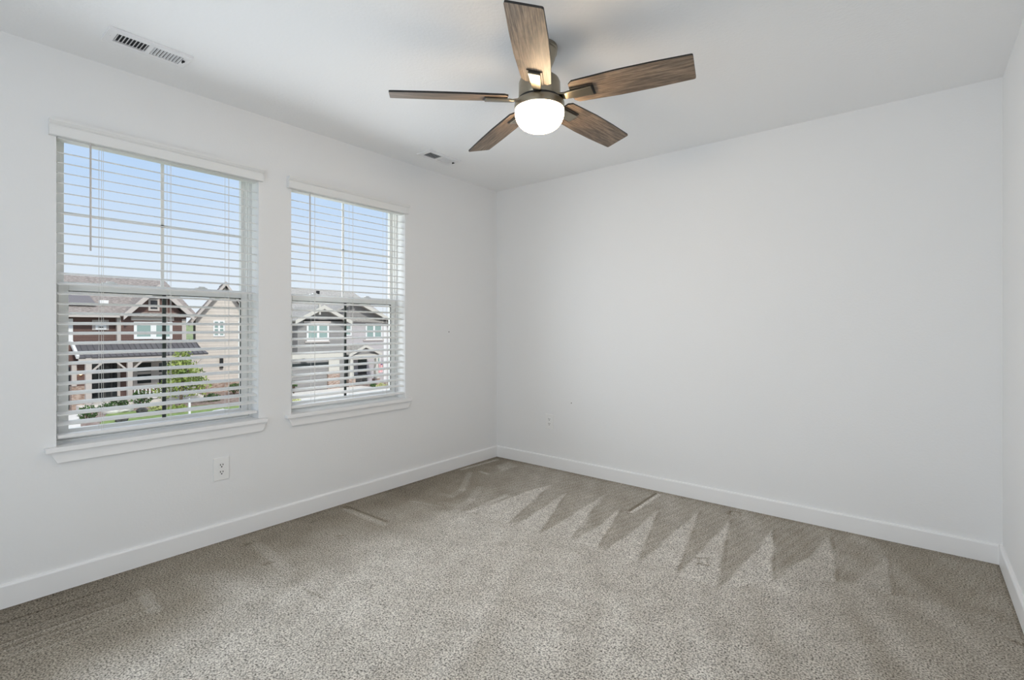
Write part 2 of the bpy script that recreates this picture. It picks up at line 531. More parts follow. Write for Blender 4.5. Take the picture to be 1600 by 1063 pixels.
# carpet: a fine grid that carries the carpet tone: brush marks plus painted-in shade
def build_carpet():
    step = 0.011
    xs = np.arange(XL, XR + step, step); ys = np.arange(YR - 0.5, YB + step, step)
    xs[-1] = XR; ys[-1] = YB
    nx, ny = len(xs), len(ys)
    GX, GY = np.meshgrid(xs, ys, indexing='ij')
    pts = np.stack([GX.ravel(), GY.ravel()], 1)

    def lowfreq(scale, seed):
        r = np.random.default_rng(seed)
        v = np.zeros(len(pts))
        for k in range(9):
            th = r.uniform(0, PI); f = scale * r.uniform(0.5, 1.6); ph = r.uniform(0, 6.28)
            v += np.sin((pts[:, 0] * math.cos(th) + pts[:, 1] * math.sin(th)) * f + ph)
        return v / 3.0

    wob = lowfreq(22, 3) * 0.008
    P = pts + np.stack([wob, lowfreq(25, 4) * 0.008], 1)

    def inside(poly, soft=0.012):
        """soft mask of a convex polygon"""
        q = np.array(poly)
        area = np.sum(q[:, 0] * np.roll(q[:, 1], -1) - np.roll(q[:, 0], -1) * q[:, 1])
        if area < 0: q = q[::-1]
        d = np.full(len(P), 1e9)
        for i in range(len(q)):
            a, b = q[i], q[(i + 1) % len(q)]
            e = (b - a) / (np.linalg.norm(b - a) + 1e-9)
            d = np.minimum(d, e[0] * (P[:, 1] - a[1]) - e[1] * (P[:, 0] - a[0]))
        return np.clip(d / soft + 0.5, 0, 1)

    def line(p, q, w, soft=0.008):
        a, b = np.array(p), np.array(q)
        e = b - a; L = np.linalg.norm(e); e = e / L
        s = np.clip((pts - a) @ e, 0, L)
        d = np.linalg.norm(pts - a - s[:, None] * e, axis=1)
        return np.clip((w / 2 - d) / soft + 0.5, 0, 1)

    X, Y = pts[:, 0], pts[:, 1]
    sm = lambda v, a, b: (lambda u: u * u * (3 - 2 * u))(np.clip((v - a) / (b - a), 0, 1))
    F_ = cam_floor
    # streaks left by the vacuum, all in one direction
    d0 = np.array(F_(728, 875)) - np.array(F_(650, 975)); d0 /= np.linalg.norm(d0)
    along, across = pts @ d0, pts @ np.array([-d0[1], d0[0]])
    streak = np.zeros(len(pts)); r_ = np.random.default_rng(21)
    for k in range(14):
        f = r_.uniform(6, 45)
        streak += np.sin(across * f + r_.uniform(0, 6.28) + 0.8 * np.sin(along * r_.uniform(0.8, 3.0) + r_.uniform(0, 6))) * r_.uniform(.5, 1)
    streak /= 3.2
    p = np.full(len(pts), 0.81) + 0.045 * streak + 0.02 * lowfreq(12, 2)
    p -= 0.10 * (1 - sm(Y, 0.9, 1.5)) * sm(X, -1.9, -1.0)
    p -= 0.22 * sm(X + 0.05 * lowfreq(3, 31), -0.75, 0.05)  # vignette toward the right wall painted into the carpet tone
    # the band along the back wall lies the other way
    bx = [F_(*q) for q in ((690, 800), (735, 800), (795, 818), (845, 832), (893, 842), (934, 857), (998, 876), (1059, 895), (1120, 921), (1209, 907), (1308, 909), (1400, 930))]
    bx = sorted(bx)
    yb = np.interp(X, [q[0] for q in bx], [q[1] for q in bx])
    band = sm(Y - yb, -0.02, 0.05) * (1 - 0.6 * sm(X, -0.5, -0.1))
    p -= 0.185 * band
    p += band * 0.035 * np.sin((X * 0.97 - Y * 0.22 + 0.01 * lowfreq(6, 13)) * 2 * PI / 0.05)
    # browner unvacuumed carpet by the window wall and corner, with shade painted in
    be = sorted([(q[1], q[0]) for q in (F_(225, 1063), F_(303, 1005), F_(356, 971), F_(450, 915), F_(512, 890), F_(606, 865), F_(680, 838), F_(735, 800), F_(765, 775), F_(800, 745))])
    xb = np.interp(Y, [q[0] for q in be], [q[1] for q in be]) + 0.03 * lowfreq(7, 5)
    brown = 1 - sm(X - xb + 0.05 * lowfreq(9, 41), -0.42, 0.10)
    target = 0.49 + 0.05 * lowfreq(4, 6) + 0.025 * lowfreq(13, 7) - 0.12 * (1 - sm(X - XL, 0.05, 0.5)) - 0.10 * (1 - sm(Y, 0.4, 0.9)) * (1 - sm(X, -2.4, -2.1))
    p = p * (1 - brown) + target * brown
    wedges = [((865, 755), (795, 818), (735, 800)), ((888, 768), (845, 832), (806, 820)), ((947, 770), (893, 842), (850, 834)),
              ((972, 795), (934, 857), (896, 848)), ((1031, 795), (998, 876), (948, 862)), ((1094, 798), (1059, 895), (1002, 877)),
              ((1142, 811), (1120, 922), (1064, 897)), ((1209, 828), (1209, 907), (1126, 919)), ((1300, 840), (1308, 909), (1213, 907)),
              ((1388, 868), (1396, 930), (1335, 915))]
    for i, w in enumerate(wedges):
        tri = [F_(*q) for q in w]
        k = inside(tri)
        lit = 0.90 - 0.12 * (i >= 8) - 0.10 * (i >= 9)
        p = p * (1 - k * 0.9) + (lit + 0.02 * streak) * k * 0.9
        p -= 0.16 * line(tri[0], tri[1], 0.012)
    # strokes and furniture dents
    for a, b, w, v in (((721, 734), (776, 719), .035, .30), ((750, 737), (762, 741), .025, .25), ((734, 739), (722, 766), .05, .14),
                       ((722, 766), (705, 776), .06, .10), ((705, 776), (688, 772), .05, .07), ((750, 762), (735, 782), .05, .10), ((735, 782), (712, 798), .06, .12), ((735, 800), (790, 775), .04, .20),
                       ((690, 786), (712, 790), .05, .06), ((700, 762), (715, 752), .04, .06),
                       ((542, 791), (603, 815), .017, -.34), ((540, 796), (600, 820), .040, .14), ((545, 795), (537, 792), .012, -.4),
                       ((983, 799), (1025, 771), .013, -.5), ((987, 801), (1030, 773), .028, .34),
                       ((526, 838), (536, 837), .010, -.35), ((527, 842), (536, 841), .008, -.25), ((485, 817), (494, 814), .010, -.3),
                       ((378, 854), (391, 850), .010, -.35), ((381, 851), (388, 849), .010, -.3), ((412, 883), (426, 879), .010, -.35), ((414, 880), (422, 877), .008, -.3),
                       ((390, 834), (437, 819), .010, -.22), ((403, 851), (450, 892), .06, .10), ((222, 924), (242, 955), .05, .12),
                       ((472, 920), (512, 938), .010, -.22), ((640, 783), (690, 792), .016, .10), ((820, 845), (850, 866), .012, -.10),
                       ((1139, 804), (1141, 799), .010, -.5), ((1141, 799), (1156, 801), .010, -.4), ((1156, 801), (1157, 806), .009, -.35),
                       ((1088, 872), (1095, 874), .009, -.5), ((1099, 873), (1109, 872), .009, -.4), ((1089, 882), (1097, 881), .009, -.45), ((1099, 883), (1108, 884), .009, -.5),
                       ((1091, 872), (1092, 882), .008, -.3), ((1105, 874), (1106, 884), .008, -.35), ((1585, 1003), (1600, 1009), .012, -.4), ((1572, 998), (1585, 1003), .010, -.25)):
        p += v * line(F_(*a), F_(*b), w)
    p += 0.15 * inside([F_(774, 728), F_(795, 722), F_(810, 729), F_(782, 737)], 0.03)
    p += 0.08 * inside([F_(585, 797), F_(655, 778), F_(672, 795), F_(612, 815)], 0.10)
    p += 0.08 * inside([F_(310, 900), F_(350, 892), F_(400, 920), F_(340, 935)], 0.10)
    # raked lines along the window wall, near corner
    near = (1 - sm(Y + 0.10 * np.sin(X * 31), 0.50, 0.68))
    for xx, wd, v in ((-2.842, .013, -.22), (-2.775, .016, -.08), (-2.735, .014, -.12), (-2.712, .014, .10), (-2.662, .014, -.18), (-2.645, .013, .17),
                      (-2.612, .015, -.17), (-2.598, .012, .15), (-2.566, .012, -.14), (-2.552, .013, .13), (-2.516, .012, -.14), (-2.502, .012, .13), (-2.455, .014, -.08)):
        p += near * v * np.clip((wd / 2 - np.abs(X + 0.003 * lowfreq(9, 11) - xx)) / 0.006 + 0.5, 0, 1)
    # darker along the baseboards
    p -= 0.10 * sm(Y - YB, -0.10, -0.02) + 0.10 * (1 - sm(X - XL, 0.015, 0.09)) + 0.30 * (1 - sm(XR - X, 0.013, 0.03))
    p = np.clip(p, 0, 1)
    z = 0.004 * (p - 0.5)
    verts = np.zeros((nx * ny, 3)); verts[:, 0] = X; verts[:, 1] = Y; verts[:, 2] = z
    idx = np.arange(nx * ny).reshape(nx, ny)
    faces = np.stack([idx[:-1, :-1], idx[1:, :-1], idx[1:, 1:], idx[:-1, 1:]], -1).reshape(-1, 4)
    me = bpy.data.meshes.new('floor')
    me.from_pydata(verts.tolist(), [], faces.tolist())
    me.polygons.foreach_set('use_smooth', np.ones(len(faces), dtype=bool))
    a = me.attributes.new('pile_and_shade', 'FLOAT', 'POINT')
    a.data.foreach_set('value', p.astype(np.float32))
    me.materials.append(M['carpet'])
    o = bpy.data.objects.new('floor', me)
    COL.objects.link(o)
    o['kind'] = 'structure'
    o['label'] = 'beige grey carpet with wedge-shaped vacuum marks'


build_carpet()
bm = new(); box(bm, XL - T, XR + T, YR - 0.6, YB + T, -0.25, -0.012)
structure('floor_slab', bm, M['concrete'], 'floor slab under the carpet')

# baseboards with a small rounded top
BH, BT = 0.098, 0.015


def baseboard(name, prof_dir, p, q):
    bm = new()
    p, q = Vector(p), Vector(q)
    n = Vector(prof_dir)
    prof = [(0, -0.004), (BT, -0.004), (BT, BH - 0.008), (BT - 0.003, BH - 0.002), (BT - 0.006, BH), (0, BH)]
    prism(bm, [p + n * a + Vector((0, 0, b)) for a, b in prof], q - p)
    return structure(name, bm, M['trim'], 'white painted baseboard')


baseboard('baseboard_left', (1, 0, 0), (XL, YR, 0), (XL, YB, 0))
baseboard('baseboard_back', (0, -1, 0), (XL + BT, YB, 0), (XR - BT, YB, 0))
baseboard('baseboard_right', (-1, 0, 0), (XR, YR, 0), (XR, YB, 0))

# nail marks left in the walls
for (x, y, z), lab, nrm in (((XL, 2.87, 1.150), 'tiny dark nail hole in window wall right of the second window', 'x'),
                            ((-2.19, YB, 0.565), 'tiny dark nail hole in the plain back wall above the outlet', 'y')):
    bm = new()
    if nrm == 'x': lathe_pts = [(x - 0.002, x + 0.0012)]; tube(bm, (x - 0.002, y, z), (x + 0.0012, y, z), 0.0042, 10)
    else: tube(bm, (x, y + 0.002, z), (x, y - 0.0012, z), 0.0042, 10)
    tag(obj('nail_hole', bm, M['slot']), lab, 'nail hole')

# ------------------------------------------------------------------ windows
def make_window(n, wy):
    a, b = wy, wy + WIN_W
    r = empty('window_%d' % n, (XL - 0.13, (a + b) / 2, WZ0), None, None, None, 'structure')
    r['label'] = ('wide-looking double hung window nearer the camera' if n == 1 else 'second double hung window beside the corner')
    xo, xi = XL - 0.165, XL - 0.095
    fw = 0.026
    bm = new()                                # outer frame, stepped
    for (x0, x1, w) in ((xo, xi - 0.03, fw + 0.006), (xi - 0.03, xi - 0.012, fw - 0.004), (xi - 0.012, xi, fw - 0.012)):
        box(bm, x0, x1, a, a + w, WZ0, WZ1); box(bm, x0, x1, b - w, b, WZ0, WZ1)
        box(bm, x0, x1, a + w, b - w, WZ1 - w, WZ1); box(bm, x0, x1, a + w, b - w, WZ0 - 0.015, WZ0 + w * 0.6)
    obj('window_frame', bm, M['vinyl'], r)
    zm0, zm1 = 1.357, 1.402
    # upper sash (outer track)
    s = 0.014
    ya, yb = a + fw + 0.006, b - fw - 0.006
    bm = new()
    x0, x1 = XL - 0.155, XL - 0.128
    box(bm, x0, x1, ya, ya + s, zm0, WZ1 - 0.03); box(bm, x0, x1, yb - s, yb, zm0, WZ1 - 0.03)
    box(bm, x0, x1, ya + s, yb - s, WZ1 - 0.042, WZ1 - 0.03); box(bm, x0, x1, ya + s, yb - s, zm0, zm1 - 0.006)
    us = obj('upper_sash', bm, M['vinyl'], r, bevel=0.002)
    bm = new(); box(bm, XL - 0.143, XL - 0.139, ya + s, yb - s, zm1 - 0.006, WZ1 - 0.042)
    obj('glass_pane', bm, M['glass'], us)
    yc = (a + b) / 2
    bm = new()
    box(bm, XL - 0.138, XL - 0.132, yc - 0.0075, yc + 0.0075, zm1 - 0.006, WZ1 - 0.042)
    box(bm, XL - 0.138, XL - 0.132, ya + s, yb - s, 1.722, 1.736)
    obj('muntin', bm, M['vinyl'], us)
    # lower sash (inner track)
    s = 0.036
    ya, yb = a + fw - 0.004, b - fw + 0.004
    x0, x1 = XL - 0.125, XL - 0.1
    bm = new()
    box(bm, x0, x1, ya, ya + s, WZ0 + 0.012, zm1); box(bm, x0, x1, yb - s, yb, WZ0 + 0.012, zm1)
    box(bm, x0, x1 + 0.004, ya + s, yb - s, zm0 + 0.003, zm1); box(bm, x0, x1, ya + s, yb - s, WZ0 + 0.012, WZ0 + 0.058)
    ls = obj('lower_sash', bm, M['vinyl'], r, bevel=0.002)
    bm = new(); box(bm, XL - 0.115, XL - 0.111, ya + s, yb - s, WZ0 + 0.058, zm0 + 0.003)
    obj('glass_pane', bm, M['glass'], ls)
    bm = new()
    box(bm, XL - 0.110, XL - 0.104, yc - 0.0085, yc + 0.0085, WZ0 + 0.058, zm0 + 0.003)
    tag(obj('muntin', bm, M['shaded_bar'], ls), 'muntin bar with shade in its colour')
    bm = new()
    g = 0.004
    box(bm, XL - 0.104, XL - 0.0995, yb - s - g, yb - s, WZ0 + 0.06, zm0 + 0.003)
    box(bm, XL - 0.104, XL - 0.0995, ya + s, yb - s, zm0 - 0.001, zm0 + 0.003)
    box(bm, XL - 0.1, XL - 0.0985, yb - s - 0.012, yb - s, zm0 - 0.02, zm0)
    tag(obj('gasket', bm, M['gasket'], ls), 'black gasket strip')
    for f in (0.24, 0.70):                     # sash locks on the meeting rail
        y = a + WIN_W * f
        bm = new()
        box(bm, XL - 0.12, XL - 0.100, y - 0.03, y + 0.03, zm1, zm1 + 0.006)
        box(bm, XL - 0.118, XL - 0.104, y - 0.012, y + 0.02, zm1 + 0.006, zm1 + 0.013)
        obj('sash_lock', bm, M['trim'], ls, bevel=0.002)
    # sill and apron inside the room
    bm = new()
    box(bm, XL - 0.10, XL, a, b, WZ0 - 0.02, WZ0)
    box(bm, XL, XL + 0.035, a - 0.04, b + 0.04, WZ0 - 0.022, WZ0)
    obj('window_sill', bm, M['trim'], r, bevel=0.003)
    bm = new()
    zt, zb = WZ0 - 0.022, 0.576
    prism(bm, [(XL, a - 0.024, zt), (XL, b + 0.042, zt), (XL, b + 0.018, zb), (XL, a + 0.001, zb)], (0.016, 0, 0))
    obj('window_apron', bm, M['trim'], r, bevel=0.002)
    return r


for i, wy in enumerate(WIN_Y):
    make_window(i + 1, wy)


# ------------------------------------------------------------------ blinds
def make_blind():
    r = empty('window_blind', (XL, WIN_Y[0], WZ0), 'white faux wood blind in the window nearest the camera, slats open', 'blind', 'white faux wood blinds')
    a, b = WIN_Y[0], WIN_Y[0] + WIN_W
    # valance with crown profile and returns
    bm = new()
    prof = [(0.0, 2.046), (0.022, 2.046), (0.024, 2.049), (0.024, 2.086), (0.0205, 2.088), (0.0205, 2.092), (0.029, 2.097), (0.035, 2.105), (0.037, 2.107), (0.037, 2.117), (0.0, 2.117)]
    prism(bm, [(XL + 0.0005 + u, a - 0.027, z) for u, z in prof], (0, WIN_W + 0.046, 0))
    v = obj('valance', bm, M['blind'], r)
    bm = new(); box(bm, XL - 0.062, XL - 0.006, a + 0.003, b - 0.003, 2.042, 2.112)
    obj('head_rail', bm, M['blind'], r, bevel=0.002)
    # one slat, shared by all its copies
    tilt = math.radians(13)
    bm = new()
    w, th, crown = 0.0505, 0.0028, 0.0022
    top, bot = [], []
    for k in range(7):
        u = -1 + 2 * k / 6
        top.append((u * w / 2, crown * (1 - u * u) + th / 2)); bot.append((u * w / 2, crown * (1 - u * u) - th / 2))
    ring = top + bot[::-1]
    ct, st = math.cos(-tilt), math.sin(-tilt)          # room-side edge lower
    ring = [(x * ct - z * st, x * st + z * ct) for x, z in ring]
    prism(bm, [(x, 0.005, z) for x, z in ring], (0, WIN_W - 0.010, 0))
    first = None
    N = 28
    for k in range(N):
        z = 1.985 - 0.0459 * k - WZ0
        if first is None:
            first = obj('slat', bm, M['blind'], r, local=True, smooth=True); s = first
        else:
            s = first.copy(); COL.objects.link(s); s.parent = r
        s.location = (-0.034, 0, z)
        s.rotation_euler = (0, random.uniform(-0.012, 0.012), 0)
    bm = new(); box(bm, XL - 0.060, XL - 0.008, a + 0.005, b - 0.005, 0.681, 0.697)
    obj('bottom_rail', bm, M['blind'], r, bevel=0.004)
    for f in (0.162, 0.443, 0.726):
        bm = new()
        for x in (XL - 0.0095, XL - 0.0585):
            tube(bm, (x, a + f, 0.69), (x, a + f, 2.070), 0.0009, 5)
        tube(bm, (XL - 0.034, a + f + 0.012, 0.69), (XL - 0.034, a + f + 0.012, 2.070), 0.0008, 5)
        obj('ladder_cord', bm, M['cord'], r)
    bm = new()
    tube(bm, (XL + 0.008, a + 0.118, 1.545), (XL + 0.008, a + 0.118, 2.044), 0.0042, 6)
    tube(bm, (XL + 0.008, a + 0.118, 2.044), (XL - 0.012, a + 0.118, 2.072), 0.002, 6)
    obj('tilt_wand', bm, M['wand'], r)
    for f in (0.162, 0.443, 0.726):
        bm = new()
        tube(bm, (XL - 0.034, a + f, 0.6805), (XL - 0.034, a + f, 0.676), 0.006, 10)
        obj('cord_button', bm, M['blind'], r)
    return r


blind = make_blind()
blind2 = copy_tree(blind)
blind2.location.y = WIN_Y[1]
blind2['label'] = 'white faux wood blind in the smaller-looking window beside the room corner'


# ------------------------------------------------------------------ ceiling vents
def make_vent():
    L, W = 0.308, 0.142
    r = empty('ceiling_vent', (-2.664, 0.704, H), 'white rectangular ceiling register above the nearer window', 'vent', 'white ceiling registers')
    t = 0.009
    bm = new()
    gx, g0, g1 = 0.041, (-0.122, -0.006), (0.010, 0.124)        # two openings along the length
    box(bm, -W / 2, -gx, -L / 2, L / 2, -t, 0); box(bm, gx, W / 2, -L / 2, L / 2, -t, 0)
    for a, b in ((-L / 2, g0[0]), (g0[1], g1[0]), (g1[1], L / 2)):
        box(bm, -gx, gx, a, b, -t, 0)
    obj('face_plate', bm, M['vent'], r, local=True)
    bm = new(); box(bm, -gx, gx, g0[0], g1[1], -0.0012, -0.0002)  # black sheet standing in for the shade inside the duct
    tag(obj('dark_backing', bm, M['vent_dark'], r, local=True), 'dark sheet in place of the shaded duct')
    proto = {}
    for (a, b), ang in ((g0, 1), (g1, -1)):
        n = 9
        for k in range(n):
            y = a + (b - a) * (k + 0.5) / n
            if ang not in proto:
                bm = new()
                s = 0.0038 if ang == 1 else 0.0026
                prism(bm, [(-gx, -s * ang - 0.0006, -0.004), (-gx, -s * ang + 0.0006, -0.004), (-gx, s * ang + 0.0006, 0.004), (-gx, s * ang - 0.0006, 0.004)], (2 * gx, 0, 0))
                o = obj('louver', bm, M['vent'], r, local=True); proto[ang] = o
            else:
                o = proto[ang].copy(); COL.objects.link(o); o.parent = r
            o.location = (0, y, -t + 0.0045)
    for y in (-L / 2 + 0.014, L / 2 - 0.014):
        bm = new(); lathe(bm, [(0.0, -0.0015), (0.003, -0.001), (0.0036, 0)], 12)
        o = obj('screw', bm, M['vent'], r, local=True); o.location = (0, y, -t)
    bm = new()
    box(bm, 0.004, 0.018, 0.126, 0.130, -0.014, 0); box(bm, 0.010, 0.024, 0.129, 0.134, -0.012, -0.008)
    o = obj('damper_lever', bm, M['slot'], r, local=True); o.location = (0.0, 0, -0.005)
    tag(o, 'small black damper lever')
    return r


vent = make_vent()
vent2 = copy_tree(vent)
vent2.location = (-2.716, 2.500, H)
vent2['label'] = 'white rectangular ceiling register above the window beside the corner'


# ------------------------------------------------------------------ outlets
def make_outlet(loc, rotz, label):
    r = empty('wall_outlet', loc, label, 'outlet', 'white duplex outlets')
    r.rotation_euler = (0, 0, rotz)            # local +X points into the room
    bm = new(); box(bm, 0, 0.006, -0.041, 0.041, -0.0625, 0.0625)
    obj('cover_plate', bm, M['plate'], r, local=True, bevel=0.0025)
    for s in (-1, 1):
        bm = new()
        pts = []
        for k in range(24):
            th = 2 * PI * k / 24
            pts.append((0.006, 0.0175 * math.cos(th), max(-0.0142, min(0.0142, 0.0175 * math.sin(th))) + s * 0.0195))
        prism(bm, pts, (0.0022, 0, 0))
        rc = obj('receptacle', bm, M['plate'], r, local=True)
        for y, w, h in ((-0.0066, 0.0036, 0.0095), (0.0066, 0.0036, 0.0085)):
            bm = new(); box(bm, 0.0078, 0.0085, y - w / 2, y + w / 2, s * 0.0195 + 0.004 - h / 2, s * 0.0195 + 0.004 + h / 2)
            obj('slot', bm, M['slot'], rc, local=True)
        bm = new(); tube(bm, (0.0078, 0, s * 0.0195 - 0.0078), (0.0085, 0, s * 0.0195 - 0.0078), 0.0036, 10)
        obj('ground_hole', bm, M['slot'], rc, local=True)
    bm = new(); tube(bm, (0.006, 0, 0), (0.0072, 0, 0), 0.0028, 12)
    obj('screw', bm, M['plate'], r, local=True)
    return r


make_outlet((XL, 1.1285, 0.400), 0, 'white duplex outlet on the window wall below the sills')
make_outlet((-2.4055, YB, 0.388), -PI / 2, 'white duplex outlet low on the plain back wall near the corner')


# ------------------------------------------------------------------ ceiling fan
def make_fan():
    cx, cy = -1.305, 1.805
    r = empty('ceiling_fan', (cx, cy, H), 'five-blade ceiling fan with weathered wood blades and lit frosted globe', 'ceiling fan')
    Z = lambda z: z - H
    bm = new()
    lathe(bm, [(0, 0), (0.079, 0), (0.081, Z(2.433)), (0.080, Z(2.426)), (0.0765, Z(2.423)), (0.0765, Z(2.419)), (0.079, Z(2.417)), (0.078, Z(2.409)), (0.0735, Z(2.404)), (0.069, Z(2.385)), (0.056, Z(2.355)), (0.042, Z(2.337)), (0.024, Z(2.330)), (0, Z(2.330))], 56)
    obj('canopy', bm, M['nickel'], r, smooth=True, local=True)
    bm = new(); lathe(bm, [(0, Z(2.335)), (0.0135, Z(2.335)), (0.0135, Z(2.30)), (0, Z(2.30))], 24)
    obj('downrod', bm, M['nickel'], r, smooth=True, local=True)
    bm = new()
    lathe(bm, [(0, Z(2.312)), (0.040, Z(2.312)), (0.070, Z(2.306)), (0.087, Z(2.292)), (0.0925, Z(2.278)), (0.0935, Z(2.214)), (0.090, Z(2.206)), (0, Z(2.206))], 64)
    obj('motor_housing', bm, M['nickel'], r, smooth=True, local=True)
    bm = new(); lathe(bm, [(0, Z(2.207)), (0.096, Z(2.207)), (0.096, Z(2.193)), (0, Z(2.193))], 48)
    tag(obj('flywheel', bm, M['black'], r, smooth=True, local=True), 'black flywheel gap')
    bm = new()
    lathe(bm, [(0, Z(2.194)), (0.105, Z(2.194)), (0.110, Z(2.191)), (0.1115, Z(2.186)), (0.1115, Z(2.163)), (0.110, Z(2.159)), (0.106, Z(2.159)), (0.106, Z(2.165)), (0, Z(2.165))], 64)
    obj('light_ring', bm, M['nickel'], r, smooth=True, local=True)
    bm = new()
    prof = [(0, Z(2.164)), (0.107, Z(2.164)), (0.1095, Z(2.156)), (0.1095, Z(2.144))]
    for k in range(1, 17):
        th = k / 16 * PI / 2
        prof.append((0.1095 * math.cos(th) ** 0.66 if k < 16 else 0, Z(2.144) - 0.077 * math.sin(th) ** 1.1))
    lathe(bm, prof, 64)
    tag(obj('globe', bm, M['globe'], r, smooth=True, local=True), 'frosted white glass globe, lit')
    # blade in its own frame: X outward, underside at -Z
    bm = new()
    r0, r1 = 0.150, 0.655
    out = [(r0, -0.048), (r0 + 0.018, -0.064), (r0 + 0.20, -0.0725), (r1 - 0.16, -0.0715), (r1 - 0.007, -0.066), (r1 - 0.002, -0.064), (r1, -0.059),
           (r1, 0.059), (r1 - 0.002, 0.064), (r1 - 0.007, 0.066), (r1 - 0.16, 0.0715), (r0 + 0.20, 0.0725), (r0 + 0.018, 0.064), (r0, 0.048)]
    th = 0.008
    a = [bm.verts.new((x, y, -th / 2)) for x, y in out]
    b = [bm.verts.new((x, y, th / 2)) for x, y in out]
    f = bm.faces.new(list(reversed(a))); f.material_index = 0
    f = bm.faces.new(b); f.material_index = 1
    for i in range(len(out)):
        f = bm.faces.new((a[i], a[(i + 1) % len(out)], b[(i + 1) % len(out)], b[i])); f.material_index = 1
    blade0 = obj('blade', bm, [M['wood'], M['black']], r, local=True)
    bm = new()
    zb = -th / 2
    prism(bm, [(0.080, -0.016, zb - 0.006), (0.125, -0.018, zb - 0.012), (0.140, -0.021, zb - 0.012), (0.245, -0.0255, zb - 0.012), (0.245, 0.0255, zb - 0.012), (0.140, 0.021, zb - 0.012), (0.125, 0.018, zb - 0.012), (0.080, 0.016, zb - 0.006)], (0, 0, 0.009))
    br0 = obj('blade_bracket', bm, M['nickel'], r, local=True, bevel=0.002)
    bm = new(); box(bm, 0.150, 0.252, -0.033, 0.033, zb - 0.004, zb - 0.0005)  # black slab giving the bracket its shadow-like outline
    bp0 = tag(obj('shadow_slab', bm, M['black'], br0, local=True), 'black slab, shadow outline of the bracket')
    for k in range(5):
        ang = math.radians(229.4 + 72 * k)
        droop = math.radians((3.1, 0.0, 0.4, 1.0, 2.3)[k])     # the blades sag a little unevenly
        # pitched so that the edge on the counter-clockwise side hangs lower
        mtx = Matrix.Rotation(ang, 4, 'Z') @ Matrix.Rotation(droop, 4, 'Y') @ Matrix.Rotation(math.radians(-14.5), 4, 'X')
        if k == 0:
            bl, br = blade0, br0
        else:
            bl = blade0.copy(); COL.objects.link(bl); bl.parent = r
            br = br0.copy(); COL.objects.link(br); br.parent = r
            bp = bp0.copy(); COL.objects.link(bp); bp.parent = br
        for o in (bl, br):
            o.rotation_euler = mtx.to_euler()
            o.location = (0, 0, Z(2.212))
    return r


make_fan()

# ------------------------------------------------------------------ the street outside
G = -3.85                         # ground below the carpet level


def at(px, py, X):
    """world (Y, Z) where a ray of the photograph meets the plane x = X"""
    a = (px - 800) / FPX
    b = (HORIZON - py) / FPX
    F = (-math.sin(YAW), math.cos(YAW)); R = (math.cos(YAW), math.sin(YAW))
    t = X / (F[0] + a * R[0])
    return t * (F[1] + a * R[1]), EYE + b * t


def V(px, py, X):
    y, z = at(px, py, X)
    return Vector((X, y, z))


def rect(bm, px0, px1, py0, py1, X, d, mi=0, down=None):
    """a box on a facade: front at x = X, going d metres back; heights read at the middle"""
    pm = (px0 + px1) / 2
    y0, _ = at(px0, py0, X); y1, _ = at(px1, py0, X)
    z1 = at(pm, py0, X)[1]; z0 = at(pm, py1, X)[1] if down is None else down
    box(bm, X - d, X, y0, y1, z0, z1, mi)
    return y0, y1, z0, z1


def part(name, mat, parent, *rects, label=None, bevel=0.0):
    bm = new()
    for q in rects:
        rect(bm, *q)
    o = obj(name, bm, mat, parent)
    if label: o['label'] = label
    return o


def ext_window(parent, px0, px1, py0, py1, X, cols=1, mat='pane', frame='white', hbar=True, w=0.07):
    """casing with sashes; one pane child"""
    pm = (px0 + px1) / 2
    ya, yb = at(px0, py0, X)[0], at(px1, py0, X)[0]
    zt, zb = at(pm, py0, X)[1], at(pm, py1, X)[1]
    bm = new()
    box(bm, X - 0.12, X + 0.05, ya, ya + w, zb, zt); box(bm, X - 0.12, X + 0.05, yb - w, yb, zb, zt)
    box(bm, X - 0.12, X + 0.05, ya + w, yb - w, zt - w, zt); box(bm, X - 0.12, X + 0.05, ya + w, yb - w, zb, zb + w)
    for k in range(1, cols):
        y = ya + (yb - ya) * k / cols
        box(bm, X - 0.12, X + 0.05, y - w * 0.7, y + w * 0.7, zb + w, zt - w)
    if hbar:
        box(bm, X - 0.1, X + 0.02, ya + w, yb - w, (zt + zb) / 2 - w * 0.4, (zt + zb) / 2 + w * 0.4)
    fr = obj('window', bm, M[frame], parent)
    bm = new(); box(bm, X, X + 0.015, ya + w * 0.5, yb - w * 0.5, zb + w * 0.5, zt - w * 0.5)
    obj('pane', bm, M[mat], fr)
    return fr


def slab(bm, quad, t, mi=0):
    """a roof plane of thickness t (quad given as seen from above)"""
    q = [Vector(p) for p in quad]
    n = (q[1] - q[0]).cross(q[-1] - q[0]).normalized()
    if n.z < 0: n = -n
    prism(bm, [p - n * t for p in q], n * t, mi)


# ground
bm = new(); box(bm, -400, -3.6, -250, 400, G - 0.5, G - 0.03)
structure('ground', bm, M['field'], 'far field ground')
bm = new(); box(bm, -27.0, -16.0, -60, 90, G - 0.03, G - 0.005)
structure('street', bm, M['asphalt'], 'grey street')
bm = new()
for px in ((-60, 10.8), (25.5, 90)):
    pass
box(bm, -29.2, -27.0, -60, 90, G - 0.03, G + 0.05)
structure('sidewalk', bm, M['concrete'], 'pale concrete sidewalk')
bm = new(); box(bm, -46, -29.2, -60, 90, G - 0.02, G + 0.02)
structure('planting_bed', bm, M['mulch'], 'brown mulch beds in front of the houses')
